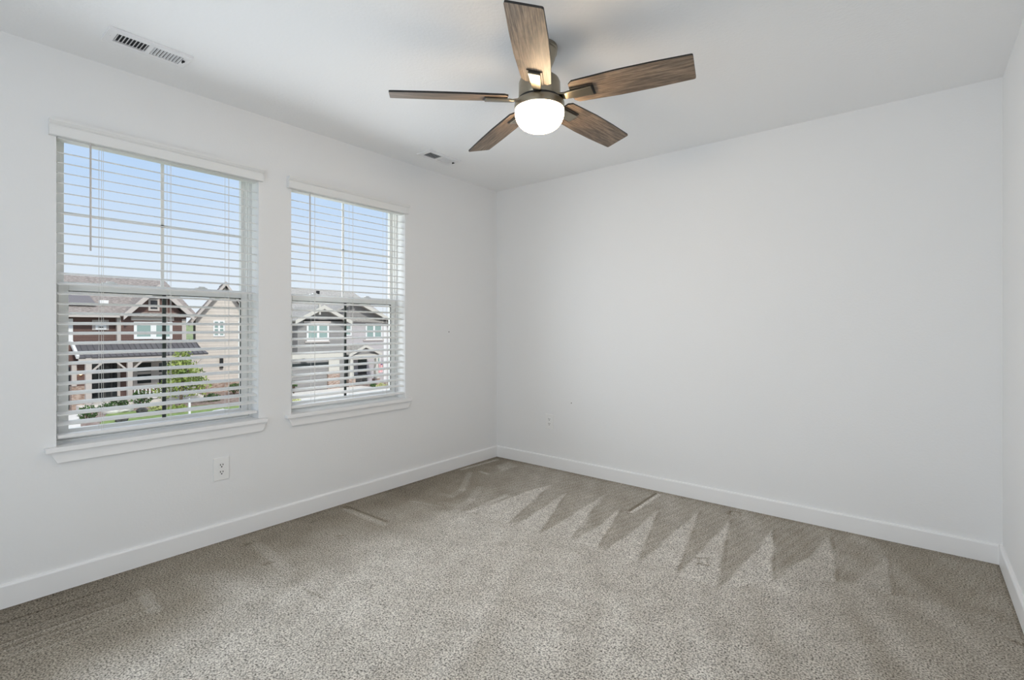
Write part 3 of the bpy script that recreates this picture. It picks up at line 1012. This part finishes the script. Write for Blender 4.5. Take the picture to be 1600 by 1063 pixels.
# lawn strip in front of the brown house
bm = new()
prism(bm, [(-32.6, 6.5, G + 0.02), (-29.4, 11.6, G + 0.02), (-29.4, 16.4, G + 0.02), (-34.4, 16.0, G + 0.02), (-36.4, 7.6, G + 0.02)], (0, 0, 0.05))
structure('lawn', bm, M['lawn'], 'strip of mown green lawn')
bm = new()
prism(bm, [(-29.2, 1.0, G + 0.02), (-29.2, 5.2, G + 0.02), (-36.0, 6.3, G + 0.02), (-37.6, 6.9, G + 0.02), (-37.6, 2.0, G + 0.02)], (0, 0, 0.04))
structure('path', bm, M['concrete'], 'pale concrete walk to the porch')
bm = new(); prism(bm, [(-29.2, 15.6, G + 0.02), (-29.2, 25.5, G + 0.02), (-36.8, 24.8, G + 0.02), (-36.8, 16.4, G + 0.02)], (0, 0, 0.04))
structure('driveway', bm, M['concrete'], 'pale concrete driveway')
# low hills on the horizon
bm = new()
prev = None
pts = [(-330, y, G + 5.0 + 2.2 * math.sin(y * 0.021) + 1.4 * math.sin(y * 0.057 + 1)) for y in range(-260, 420, 20)]
for p, q in zip(pts, pts[1:]):
    a = [bm.verts.new(Vector(v)) for v in (p, q)]
    b = [bm.verts.new(Vector((-250, v[1], G - 0.1))) for v in (p, q)]
    bm.faces.new((a[0], a[1], b[1], b[0]))
structure('hills', bm, M['field'], 'low green hills on the horizon')


# --- brown house
def house_brown():
    X0 = -40.8
    y0 = at(88, 500, X0)[0]; y1 = at(291, 500, X0)[0]
    eave_z = at(150, 491, -40.0)[1]
    r = empty('house', (X0, (y0 + y1) / 2, G), 'brown craftsman house with front gable and covered porch', 'house', 'houses across the street')
    bm = new(); box(bm, X0 - 9, X0, y0, y1, G, eave_z + 0.1)
    obj('wall', bm, M['brown_siding'], r)
    gx = X0 + 0.4
    A, B, Cc = V(189, 492, gx), V(244, 448, gx), V(298, 497, gx)
    zc = (A.z + Cc.z) / 2; A.z = Cc.z = zc
    bm = new(); prism(bm, [A + Vector((0, .35, 0)), Cc - Vector((0, .35, 0)), B], (-0.4, 0, 0))
    box(bm, X0, gx, at(186, 500, gx)[0], at(290, 500, gx)[0], at(240, 538, gx)[1], zc)
    obj('gable_wall', bm, M['brown_siding'], r)
    # roof
    rz = at(180, 434.5, -46)[1]
    yl = y0 - 0.6; yr_ = at(258, 438, -46)[0]
    ex = X0 + 0.8
    bm = new()
    slab(bm, [(ex, yl, eave_z), (ex, y1 + 0.5, eave_z), (-46, yr_, rz), (-46, yl, rz)], 0.15)
    slab(bm, [(-51.2, yl, eave_z), (-51.2, y1 + 0.5, eave_z), (-46, yr_, rz), (-46, yl, rz)], 0.15)
    prism(bm, [(ex, y1 + 0.5, eave_z), (-51.2, y1 + 0.5, eave_z), (-46, yr_, rz)], (0, -0.15, -0.1))
    obj('roof', bm, M['shingle'], r)
    # gable roof planes
    bm = new()
    fx = gx + 0.55
    A2, B2, C2 = A.copy(), B.copy(), Cc.copy()
    for p in (A2, B2, C2): p.x = fx
    up = Vector((0, 0, 0.1))
    slab(bm, [A2 + up, B2 + up, Vector((-45.5, B2.y, B2.z)) + up, Vector((-43, A2.y, A2.z)) + up], 0.12)
    slab(bm, [C2 + up, B2 + up, Vector((-45.5, B2.y, B2.z)) + up, Vector((-43, C2.y, C2.z)) + up], 0.12)
    obj('gable_roof', bm, M['shingle'], r)
    for p in (A2, C2):
        bm = new()
        q = p - Vector((0, 0, 0.12)); s = B2 - Vector((0, 0, 0.12))
        prism(bm, [q + Vector((0, 0, -.14)), s + Vector((0, 0, -.14)), s + Vector((0, 0, .24)), q + Vector((0, 0, .24))], (0.12, 0, 0))
        obj('rake_board', bm, M['taupe'], r)
    bm = new(); box(bm, ex - 0.05, ex + 0.08, yl, at(187, 491, ex)[0], eave_z - 0.2, eave_z + 0.06)
    obj('fascia', bm, M['taupe'], r)
    part('corner_board', M['taupe'], r, (183, 189, 495, 536, gx + .05, .3))
    part('corner_board', M['taupe'], r, (284.5, 291, 499, 536, gx + .05, .3))
    part('corner_board', M['white'], r, (107, 114, 498, 534, X0 + .05, .3))
    # windows
    ext_window(r, 231.5, 249, 467, 486, gx, 1, 'dark_pane', 'taupe', False, 0.12)
    bm = new(); rect(bm, 205, 272, 495.5, 501, gx + .1, .2); obj('window_head', bm, M['taupe'], r)
    ext_window(r, 209, 239.5, 503, 530, gx, 1, 'pane', 'white', False, 0.16)
    ext_window(r, 239.5, 269, 503, 530, gx, 1, 'pane', 'white', False, 0.16)
    part('window_surround', M['taupe'], r, (144, 170, 500, 516, X0 + .04, .1), (144, 170, 519, 522, X0 + .08, .12))
    ext_window(r, 149, 166, 503, 515.5, X0 + .03, 1, 'dark_pane', 'white', True, 0.13)
    # solar panel lying on the roof
    run = (ex + 46); sl = (rz - eave_z) / run
    def on_roof(y, f):
        return Vector((ex - f * run, y, eave_z + f * run * sl + 0.12))
    bm = new()
    ys, ye = y0 - .2, at(141, 470, -42.5)[0]
    prism(bm, [on_roof(ys, .16), on_roof(ye, .16), on_roof(ye - .25, .58), on_roof(ys, .58)], (0, 0, 0.12))
    obj('solar_panel', bm, M['solar'], r)
    bm = new(); p = on_roof(at(160, 475, -41.6)[0], .22); box(bm, p.x - .2, p.x + .2, p.y - .22, p.y + .22, p.z - .1, p.z + .2)
    obj('roof_vent', bm, M['white'], r)
    # porch
    px_, pz0, pz1 = -38.6, at(210, 533, X0)[1], at(210, 556, -38.6)[1]
    ya, yb = at(117, 545, -39.7)[0], at(309, 545, -39.7)[0]
    bm = new()
    slab(bm, [(px_, ya, pz1), (px_, yb + .3, pz1), (gx, yb - .2, pz0), (gx, ya, pz0)], 0.1)
    n = 22
    for k in range(n + 1):
        y = ya + (yb - ya) * k / n
        beam(bm, (px_, y, pz1 + .03), (gx, y, pz0 + .03), 0.05, 0.07)
    obj('porch_roof', bm, M['metal_roof'], r)
    bm = new(); beam(bm, (px_, ya - .05, pz1 + .02), (gx, ya - .05, pz0 + .02), 0.14, 0.2)
    obj('porch_rake', bm, M['white'], r)
    bm = new(); box(bm, px_ - .25, px_ - .05, ya, yb, pz1 - .34, pz1 - .02)
    obj('porch_beam', bm, M['taupe'], r)
    zb = pz1 - .34
    for p0, p1, br in ((134, 143.5, 1), (199.5, 207.5, 2), (299, 306, 1)):
        bm = new(); rect(bm, p0, p1, 560, 600, px_ - .02, .3, 0, G + .35)
        po = obj('porch_post', bm, M['taupe'], r)
        yy0, yy1 = at(p0, 570, px_)[0], at(p1, 570, px_)[0]
        for s, yy in ((1, yy1), (-1, yy0)):
            if br == 1 and s == -1: continue
            bm = new(); beam(bm, (px_ - .15, yy, zb - .55), (px_ - .15, yy + s * .55, zb), 0.1, 0.1, (1, 0, 0))
            obj('brace', bm, M['taupe'], po)
    # entry pier of stone and lit lantern at the left
    bm = new(); rect(bm, 113, 133, 566, 600, px_ - .9, 1.2, 0, G)
    pier = obj('entry_pier', bm, M['brown_siding'], r)
    bm = new(); rect(bm, 112, 134, 604, 640, px_ - .85, 1.3, 0, G); obj('stone_base', bm, M['stone'], pier)
    part('pilaster', M['taupe'], r, (112.5, 120, 571, 604, px_ - .8, .2))
    bm = new(); c = V(126, 584, px_ - .78); bmesh.ops.create_uvsphere(bm, u_segments=12, v_segments=8, radius=0.09, matrix=Matrix.Translation(c))
    tag(obj('porch_lamp', bm, M['porch_bulb'], r), 'small lit porch lamp')
    # wall under the porch
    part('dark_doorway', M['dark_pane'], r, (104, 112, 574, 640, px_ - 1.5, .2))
    ext_window(r, 143, 184, 563, 622, X0, 4, 'dark_pane', 'gasket', True, 0.06)
    part('window_trim', M['taupe'], r, (183.5, 188, 562, 630, X0 + .1, .2))
    ext_window(r, 208, 242, 562, 604, X0 + .02, 1, 'dark_pane', 'taupe', True, 0.22)
    ext_window(r, 242, 275, 562, 604, X0 + .02, 1, 'dark_pane', 'taupe', True, 0.22)
    bm = new()
    yr0, yr1 = at(208, 610, px_)[0], at(298, 610, px_)[0]
    zt, zl = at(224, 606, px_)[1], at(224, 624, px_)[1]
    box(bm, px_ - .2, px_ - .1, yr0, yr1, zt - .09, zt); box(bm, px_ - .2, px_ - .1, yr0, yr1, zl, zl + .1)
    k = yr0 + .08
    while k < yr1:
        box(bm, px_ - .18, px_ - .12, k, k + .09, zl + .1, zt - .09); k += .2
    obj('railing', bm, M['white'], r)
    bm = new(); box(bm, X0, px_, ya, yb, G, G + .32)
    obj('porch_floor', bm, M['concrete'], r)
    return r


house_brown()


# --- beige house
def house_beige():
    X0 = -42
    A, B, Cc = V(302, 500, X0), V(352, 441, X0), V(391, 500, X0)
    Cc.z = A.z
    r = empty('house', (X0, (A.y + Cc.y) / 2, G), 'beige lap-sided house with steep gable between its neighbours', 'house', 'houses across the street')
    bm = new(); box(bm, X0 - 4.0, X0, A.y + .25, Cc.y - .25, G, A.z)
    prism(bm, [A + Vector((0, .25, 0)), Cc - Vector((0, .25, 0)), B - Vector((0, 0, .25))], (-4.0, 0, 0))
    obj('wall', bm, M['beige_siding'], r)
    f = Vector((0.5, 0, 0)); bk = Vector((-4.2, 0, 0)); dn = Vector((0, -.2, -.22)); dr = Vector((0, .2, -.22))
    bm = new()
    slab(bm, [A + f + dn, B + f, B + bk, A + bk + dn], 0.15); slab(bm, [Cc + f + dr, B + f, B + bk, Cc + bk + dr], 0.15)
    obj('roof', bm, M['shingle'], r)
    for P, d in ((A, dn), (Cc, dr)):
        bm = new(); p = P + f + d; q = B + f
        prism(bm, [p + Vector((0, 0, -.3)), q + Vector((0, 0, -.3)), q + Vector((0, 0, -.02)), p + Vector((0, 0, -.02))], (0.1, 0, 0))
        obj('rake_board', bm, M['taupe'], r)
    bm = new(); c = V(352, 451, X0 + .05); prism(bm, [c + Vector((0, -.28, 0)), c + Vector((0, .28, 0)), c + Vector((0, 0, .42))], (0.05, 0, 0))
    tag(obj('attic_vent', bm, M['rock_dark'], r), 'dark triangular attic vent')
    ext_window(r, 334, 351, 501, 526, X0, 2, 'pane', 'white', True, 0.1)
    part('corner_board', M['white'], r, (371, 374.5, 502, 620, X0 + .06, .2))
    bm = new(); c = V(346, 566, X0); box(bm, X0, X0 + .2, c.y - .12, c.y + .12, c.z - .45, c.z + .45)
    tag(obj('wall_lantern', bm, M['slot'], r), 'black wall lantern')
    part('stone_base', M['stone'], r, (304, 389, 596, 640, X0 + .12, .2))
    r.rotation_euler.z = math.radians(-16)   # the street bends here
    return r


house_beige()


# --- grey house
def house_grey():
    X0 = -37.0
    X1 = -39.2
    gl, gr = at(450, 500, X0)[0], at(536, 500, X0)[0]
    r = empty('house', (X0, at(530, 500, X0)[0], G), 'grey two-storey house with garage and small gabled entry', 'house', 'houses across the street')
    A, B, Cc = V(455, 500.5, X0), V(500, 478, X0), V(543, 503, X0)
    A.z = Cc.z = (A.z + Cc.z) / 2
    bm = new(); box(bm, X0 - 8, X0, A.y + .5, Cc.y - .3, G, A.z + .1)
    prism(bm, [A + Vector((0, .5, 0)), Cc - Vector((0, .35, 0)), B - Vector((0, 0, .1))], (-3, 0, 0))
    obj('wall', bm, M['grey_siding'], r)
    y0 = Cc.y - .3; y1 = at(609, 500, X1)[0]
    ez = at(600, 503, X1)[1]
    bm = new(); box(bm, X1 - 8, X1, y0, y1, G, ez + .05)
    obj('side_wall', bm, M['pale_siding'], r)
    # right-hand big gable
    D, E, Fv = V(520, 503, X1), V(560, 472, X1), V(612, 501, X1)
    E = V(552, 470, X1); D.z = Fv.z = ez; D.y = 2 * E.y - Fv.y
    bm = new(); prism(bm, [D, Fv, E], (-.1, 0, 0)); obj('gable_wall', bm, M['grey_siding'], r)
    ov = Vector((0.6, 0, 0))
    bm = new()
    for (p, q, back) in ((A, B, -6), (Cc, B, -6), (Fv, E, -7), (D, E, -7)):
        bkv = Vector((back, 0, 0))
        slab(bm, [p + ov, q + ov, q + bkv, p + bkv], 0.14)
    rzl = at(500, 454, -46)[1]
    yl = at(455, 500, X0 - 1.5)[0]
    yrr = at(553, 456.5, -46)[0]
    slab(bm, [(X0 - 1.5, yl, A.z + .3), (X1 + .3, y1 + .3, A.z), (-46, yrr, rzl), (-46, yl, rzl)], 0.14)
    prism(bm, [(X1 + .3, y1 + .3, A.z), (-53, y1 + .3, A.z), (-46, yrr, rzl)], (0, -.15, -.1))
    slab(bm, [(-53, yl, A.z), (-53, y1 + .3, A.z), (-46, yrr, rzl), (-46, yl, rzl)], 0.14)
    obj('roof', bm, M['pale_shingle'], r)
    for (p, q) in ((A, B), (Cc, B), (Fv, E)):
        bm = new(); a, b = p + ov, q + ov
        prism(bm, [a + Vector((0, 0, -.26)), b + Vector((0, 0, -.26)), b + Vector((0, 0, .04)), a + Vector((0, 0, .04))], (.1, 0, 0))
        obj('rake_board', bm, M['cream'], r)
    bm = new(); c = V(499, 485, X0 + .5); beam(bm, c + Vector((0, 0, .5)), c + Vector((0, 0, -.35)), .14, .2, (1, 0, 0)); beam(bm, c + Vector((0, -.45, -.05)), c + Vector((0, .45, -.05)), .1, .14)
    obj('gable_bracket', bm, M['cream'], r)
    bm = new(); rect(bm, 496.5, 499.5, 454.5, 459.5, -45, .3); obj('roof_vent', bm, M['slot'], r)
    # upper windows
    part('window_trim', M['taupe'], r, (475, 517, 502, 505.5, X0 + .06, .1), (477, 515.5, 533, 535.5, X0 + .1, .12))
    ext_window(r, 479, 513.5, 505, 533, X0, 2, 'pane', 'white', True, 0.14)
    ext_window(r, 538, 549, 506, 525, X1, 1, 'pane', 'white', True, 0.12)
    ext_window(r, 571, 597, 505, 531, X1, 2, 'pane', 'white', True, 0.14)
    part('window_trim', M['taupe'], r, (568, 600, 531, 533, X1 + .08, .1))
    part('corner_board', M['white'], r, (599.5, 605, 506, 600, X1 + .06, .2))
    # belt, garage
    part('belt_board', M['cream'], r, (450, 536, 549.5, 560, X0 + .08, .2))
    bm = new(); rect(bm, 455, 513.5, 566, 600, X0 + .03, .15, 0, G + .05)
    yA, yB = at(455, 580, X0)[0], at(513.5, 580, X0)[0]
    gd = obj('garage_door', bm, M['grey_siding'], r)
    part('door_header', M['dark_pane'], gd, (455, 513.5, 567.5, 575, X0 + .06, .05), label='dark band along the top of the door')
    bm = new(); c = V(475.5, 564.5, X0 + .2); beam(bm, c + Vector((0, -.24, 0)), c + Vector((0, .24, 0)), .3, .1); beam(bm, c + Vector((-.2, 0, .18)), c + Vector((0, 0, .05)), .1, .2, (0, 1, 0))
    obj('garage_lamp', bm, M['slot'], r)
    part('pilaster', M['cream'], r, (514, 530.5, 562, 580, X0 + .14, .3))
    bm = new(); rect(bm, 513, 531, 580, 606, X0 + .2, .35, 0, G); obj('stone_base', bm, M['stone'], r)
    part('entry_shade_block', M['dark_pane'], r, (533, 546, 556, 605, X1 + .9, .9))  # solid dark block standing in for the shade of the recess
    # portico
    PX = X0 + .2
    P, Q, S = V(545, 554.5, PX), V(571, 539.5, PX), V(596, 552, PX)
    P.z = S.z = (P.z + S.z) / 2
    bm = new(); slab(bm, [P, Q, Q - Vector((2.2, 0, 0)), P - Vector((2.2, 0, 0))], .1); slab(bm, [S, Q, Q - Vector((2.2, 0, 0)), S - Vector((2.2, 0, 0))], .1)
    obj('portico_roof', bm, M['pale_shingle'], r)
    bm = new(); prism(bm, [P + Vector((-.2, .3, -.05)), S + Vector((-.2, -.3, -.05)), Q + Vector((-.2, 0, -.12))], (-.1, 0, 0)); obj('portico_gable', bm, M['grey_siding'], r)
    for p in (P, S):
        bm = new(); prism(bm, [p + Vector((0, 0, -.2)), Q + Vector((0, 0, -.2)), Q + Vector((0, 0, .03)), p + Vector((0, 0, .03))], (.1, 0, 0)); obj('rake_board', bm, M['cream'], r)
    bm = new(); box(bm, PX - .35, PX - .1, P.y + .2, S.y - .2, P.z - .45, P.z - .05); obj('portico_beam', bm, M['cream'], r)
    for a, b in ((546.5, 553.5), (587, 592)):
        bm = new(); ya, yb = at(a, 570, PX)[0], at(b, 570, PX)[0]; zt = P.z - .4; zm = at(a, 592, PX)[1]
        vs = []
        prism(bm, [(PX - .3, ya + .08, zt), (PX - .3, yb - .08, zt), (PX - .3, yb, zm), (PX - .3, ya, zm)], (.28, 0, 0))
        pc = obj('portico_column', bm, M['cream'], r)
        bm = new(); box(bm, PX - .4, PX + .05, ya - .1, yb + .1, G, zm); obj('stone_base', bm, M['stone'], pc)
    part('front_door', M['dark_pane'], r, (560, 573, 560, 606, X1 + .05, .1))
    ext_window(r, 584, 594, 555, 580, X1 + .03, 1, 'pane', 'white', False, 0.1)
    part('porch_bench', M['rock_dark'], r, (554, 574, 586, 597, X1 + 1.0, .5))
    return r


house_grey()

# flag by the entry of the grey house
c0 = V(590.5, 566, -35.6)
fl = empty('flag', (-35.6, c0.y, c0.z - 0.9), 'small striped flag hanging from an angled pole at the entry', 'flag')
bm = new(); tube(bm, (-36.0, c0.y - .25, c0.z - .85), (-35.45, c0.y + .12, c0.z + .12), .02, 8)
obj('flag_pole', bm, M['white'], fl)
bm = new()
stripes = 9
for k in range(stripes):
    for j in range(6):
        u0, u1 = k / stripes, (k + 1) / stripes
        def fp(u, v):
            return Vector((-35.55 + .05 * math.sin(v * 5 + u * 3), c0.y - .02 + u * .5 * (1 - .25 * v) + .1 * v, c0.z + .02 + u * .06 - v * .95))
        a, b_ = j / 6, (j + 1) / 6
        vs = [bm.verts.new(fp(u, v)) for u, v in ((u0, a), (u1, a), (u1, b_), (u0, b_))]
        f = bm.faces.new(vs)
        f.material_index = 2 if (k >= 5 and j < 2) else (0 if k % 2 == 0 else 1)
obj('flag_cloth', bm, [M['flag_red'], M['flag_white'], M['flag_blue']], fl, fix=False)


# --- plants
def leaves(bm, c, rad, n, size, squash=1.0, seed=0):
    r = random.Random(seed)
    c = Vector(c)
    for _ in range(n):
        d = Vector((r.gauss(0, 1), r.gauss(0, 1), r.gauss(0, 1))).normalized()
        p = c + Vector((d.x * rad, d.y * rad, d.z * rad * squash)) * (r.random() ** 0.4)
        nrm = Vector((r.uniform(-1, 1), r.uniform(-1, 1), r.uniform(-.3, 1))).normalized()
        s = nrm.orthogonal().normalized(); t = nrm.cross(s)
        a = r.uniform(0, 6.28); s, t = s * math.cos(a) + t * math.sin(a), t * math.cos(a) - s * math.sin(a)
        z = size * r.uniform(.7, 1.3)
        bm.faces.new([bm.verts.new(p + s * z), bm.verts.new(p + t * z * .45), bm.verts.new(p - s * z), bm.verts.new(p - t * z * .45)])


def shrub(px, py, X, rad, n, mat, label, cat='shrub', squash=.8, size=.09, seed=1):
    y, z = at(px, py, X)
    r = empty('shrub', (X, y, G), label, cat, 'front garden plants')
    bm = new(); leaves(bm, (X, y, z), rad, n, size, squash, seed)
    obj('foliage', bm, M[mat], r, fix=False)
    bm = new()
    for k in range(4):
        a = k * 1.7 + seed
        tube(bm, (X, y, G), (X + .4 * rad * math.cos(a), y + .4 * rad * math.sin(a), z), .03, 5)
    obj('stem', bm, M['bark'], r)


def tree():
    X = -36.2
    y, z = at(283, 595, X)
    r = empty('tree', (X, y, G), 'young leafy tree with yellow-green crown before the brown porch', 'tree')
    bm = new()
    for i, (px, py, rad, n) in enumerate(((288, 557, .55, 260), (279, 572, .75, 380), (292, 580, .85, 420), (306, 590, .7, 320), (272, 592, .7, 320), (285, 604, .95, 480), (262, 610, .7, 260), (312, 604, .75, 300))):
        yy, zz = at(px, py, X); leaves(bm, (X + random.uniform(-.4, .4), yy, zz), rad, int(n * .6), .11, .85, 20 + i)
    obj('crown', bm, M['leaf'], r, fix=False)
    bm = new(); tube(bm, (X, y, G), (X, y, z), .09, 8); tube(bm, (X, y, z - .6), (X, y - .5, z + .6), .05, 6); tube(bm, (X, y, z - .4), (X - .1, y + .5, z + .8), .05, 6)
    obj('trunk', bm, M['bark'], r)


tree()
shrub(137.5, 644, -34.6, .48, 260, 'leaf_dark', 'small round dark shrub beside the walk to the porch', seed=2)
shrub(166, 637, -37.6, .38, 180, 'leaf_dark', 'low dark shrub at the porch edge behind the pale boulder', seed=3)
shrub(188, 628, -37.9, .45, 220, 'leaf_dark', 'dark rounded shrub left of the second porch post', seed=4)
shrub(222, 621, -37.6, .6, 300, 'leaf_dark', 'large dark shrub in front of the white porch railing', seed=5)
shrub(246, 636, -34.4, .42, 220, 'leaf_yellow', 'pale yellow-green shrub under the young tree', squash=.6, seed=6)
shrub(277, 639, -33.6, .55, 260, 'leaf', 'spreading green shrub on the lawn at the foot of the tree', squash=.45, seed=7)
shrub(331, 622, -37.2, .55, 260, 'leaf_dark', 'dark green bush between the tree and the beige house', squash=.6, seed=8)
shrub(366, 606, -39.6, .55, 240, 'leaf_dark', 'dark bush at the stone base of the beige house', squash=.6, seed=9)
shrub(596, 604, -34.2, .5, 240, 'leaf_yellow', 'pale yellow-green bush beside the grey house entry', squash=.6, seed=10)
shrub(583, 603, -35.7, .3, 160, 'leaf_dark', 'small dark bush at the entry column of the grey house', squash=.7, seed=11)
shrub(462, 626, -32.5, .4, 160, 'leaf_yellow', 'low yellowish plant at the near edge of the driveway', squash=.4, seed=12)
shrub(459, 600, -36.4, .3, 120, 'leaf_dark', 'small plant against the garage wall corner', squash=.8, seed=13)


def boulder(px, py, X, sx, sy, sz, mat, label):
    y, z = at(px, py, X)
    bm = new()
    bmesh.ops.create_icosphere(bm, subdivisions=3, radius=1, matrix=Matrix.Translation((X, y, G + sz * .7)) @ Matrix.Diagonal((sx, sy, sz, 1)))
    for v in bm.verts:
        v.co += Vector((random.uniform(-1, 1), random.uniform(-1, 1), random.uniform(-1, 1))) * .035
    o = obj('boulder', bm, M[mat], None, smooth=True)
    tag(o, label, 'boulder')


boulder(184, 640, -36.2, .35, .75, .26, 'rock', 'long pale landscape boulder before the porch')
boulder(190, 654, -32.6, .25, .27, .22, 'rock_dark', 'dark grey boulder on the lawn edge')
boulder(222, 640, -35.2, .22, .27, .2, 'rock_dark', 'dark boulder in the mulch under the porch railing')
boulder(345, 643, -31.0, .3, .5, .2, 'rock', 'low pale boulder on the lawn near the beige house')
# slim white post on the lawn
y, z = at(296, 625, -31.2)
bm = new(); box(bm, -31.25, -31.15, y - .05, y + .05, G, z); 
bmesh.ops.create_cone(bm, cap_ends=True, segments=4, radius1=.09, radius2=0, depth=.1, matrix=Matrix.Translation((-31.2, y, z + .05)))
tag(obj('marker_post', bm, M['white']), 'slim white post standing on the lawn', 'post')
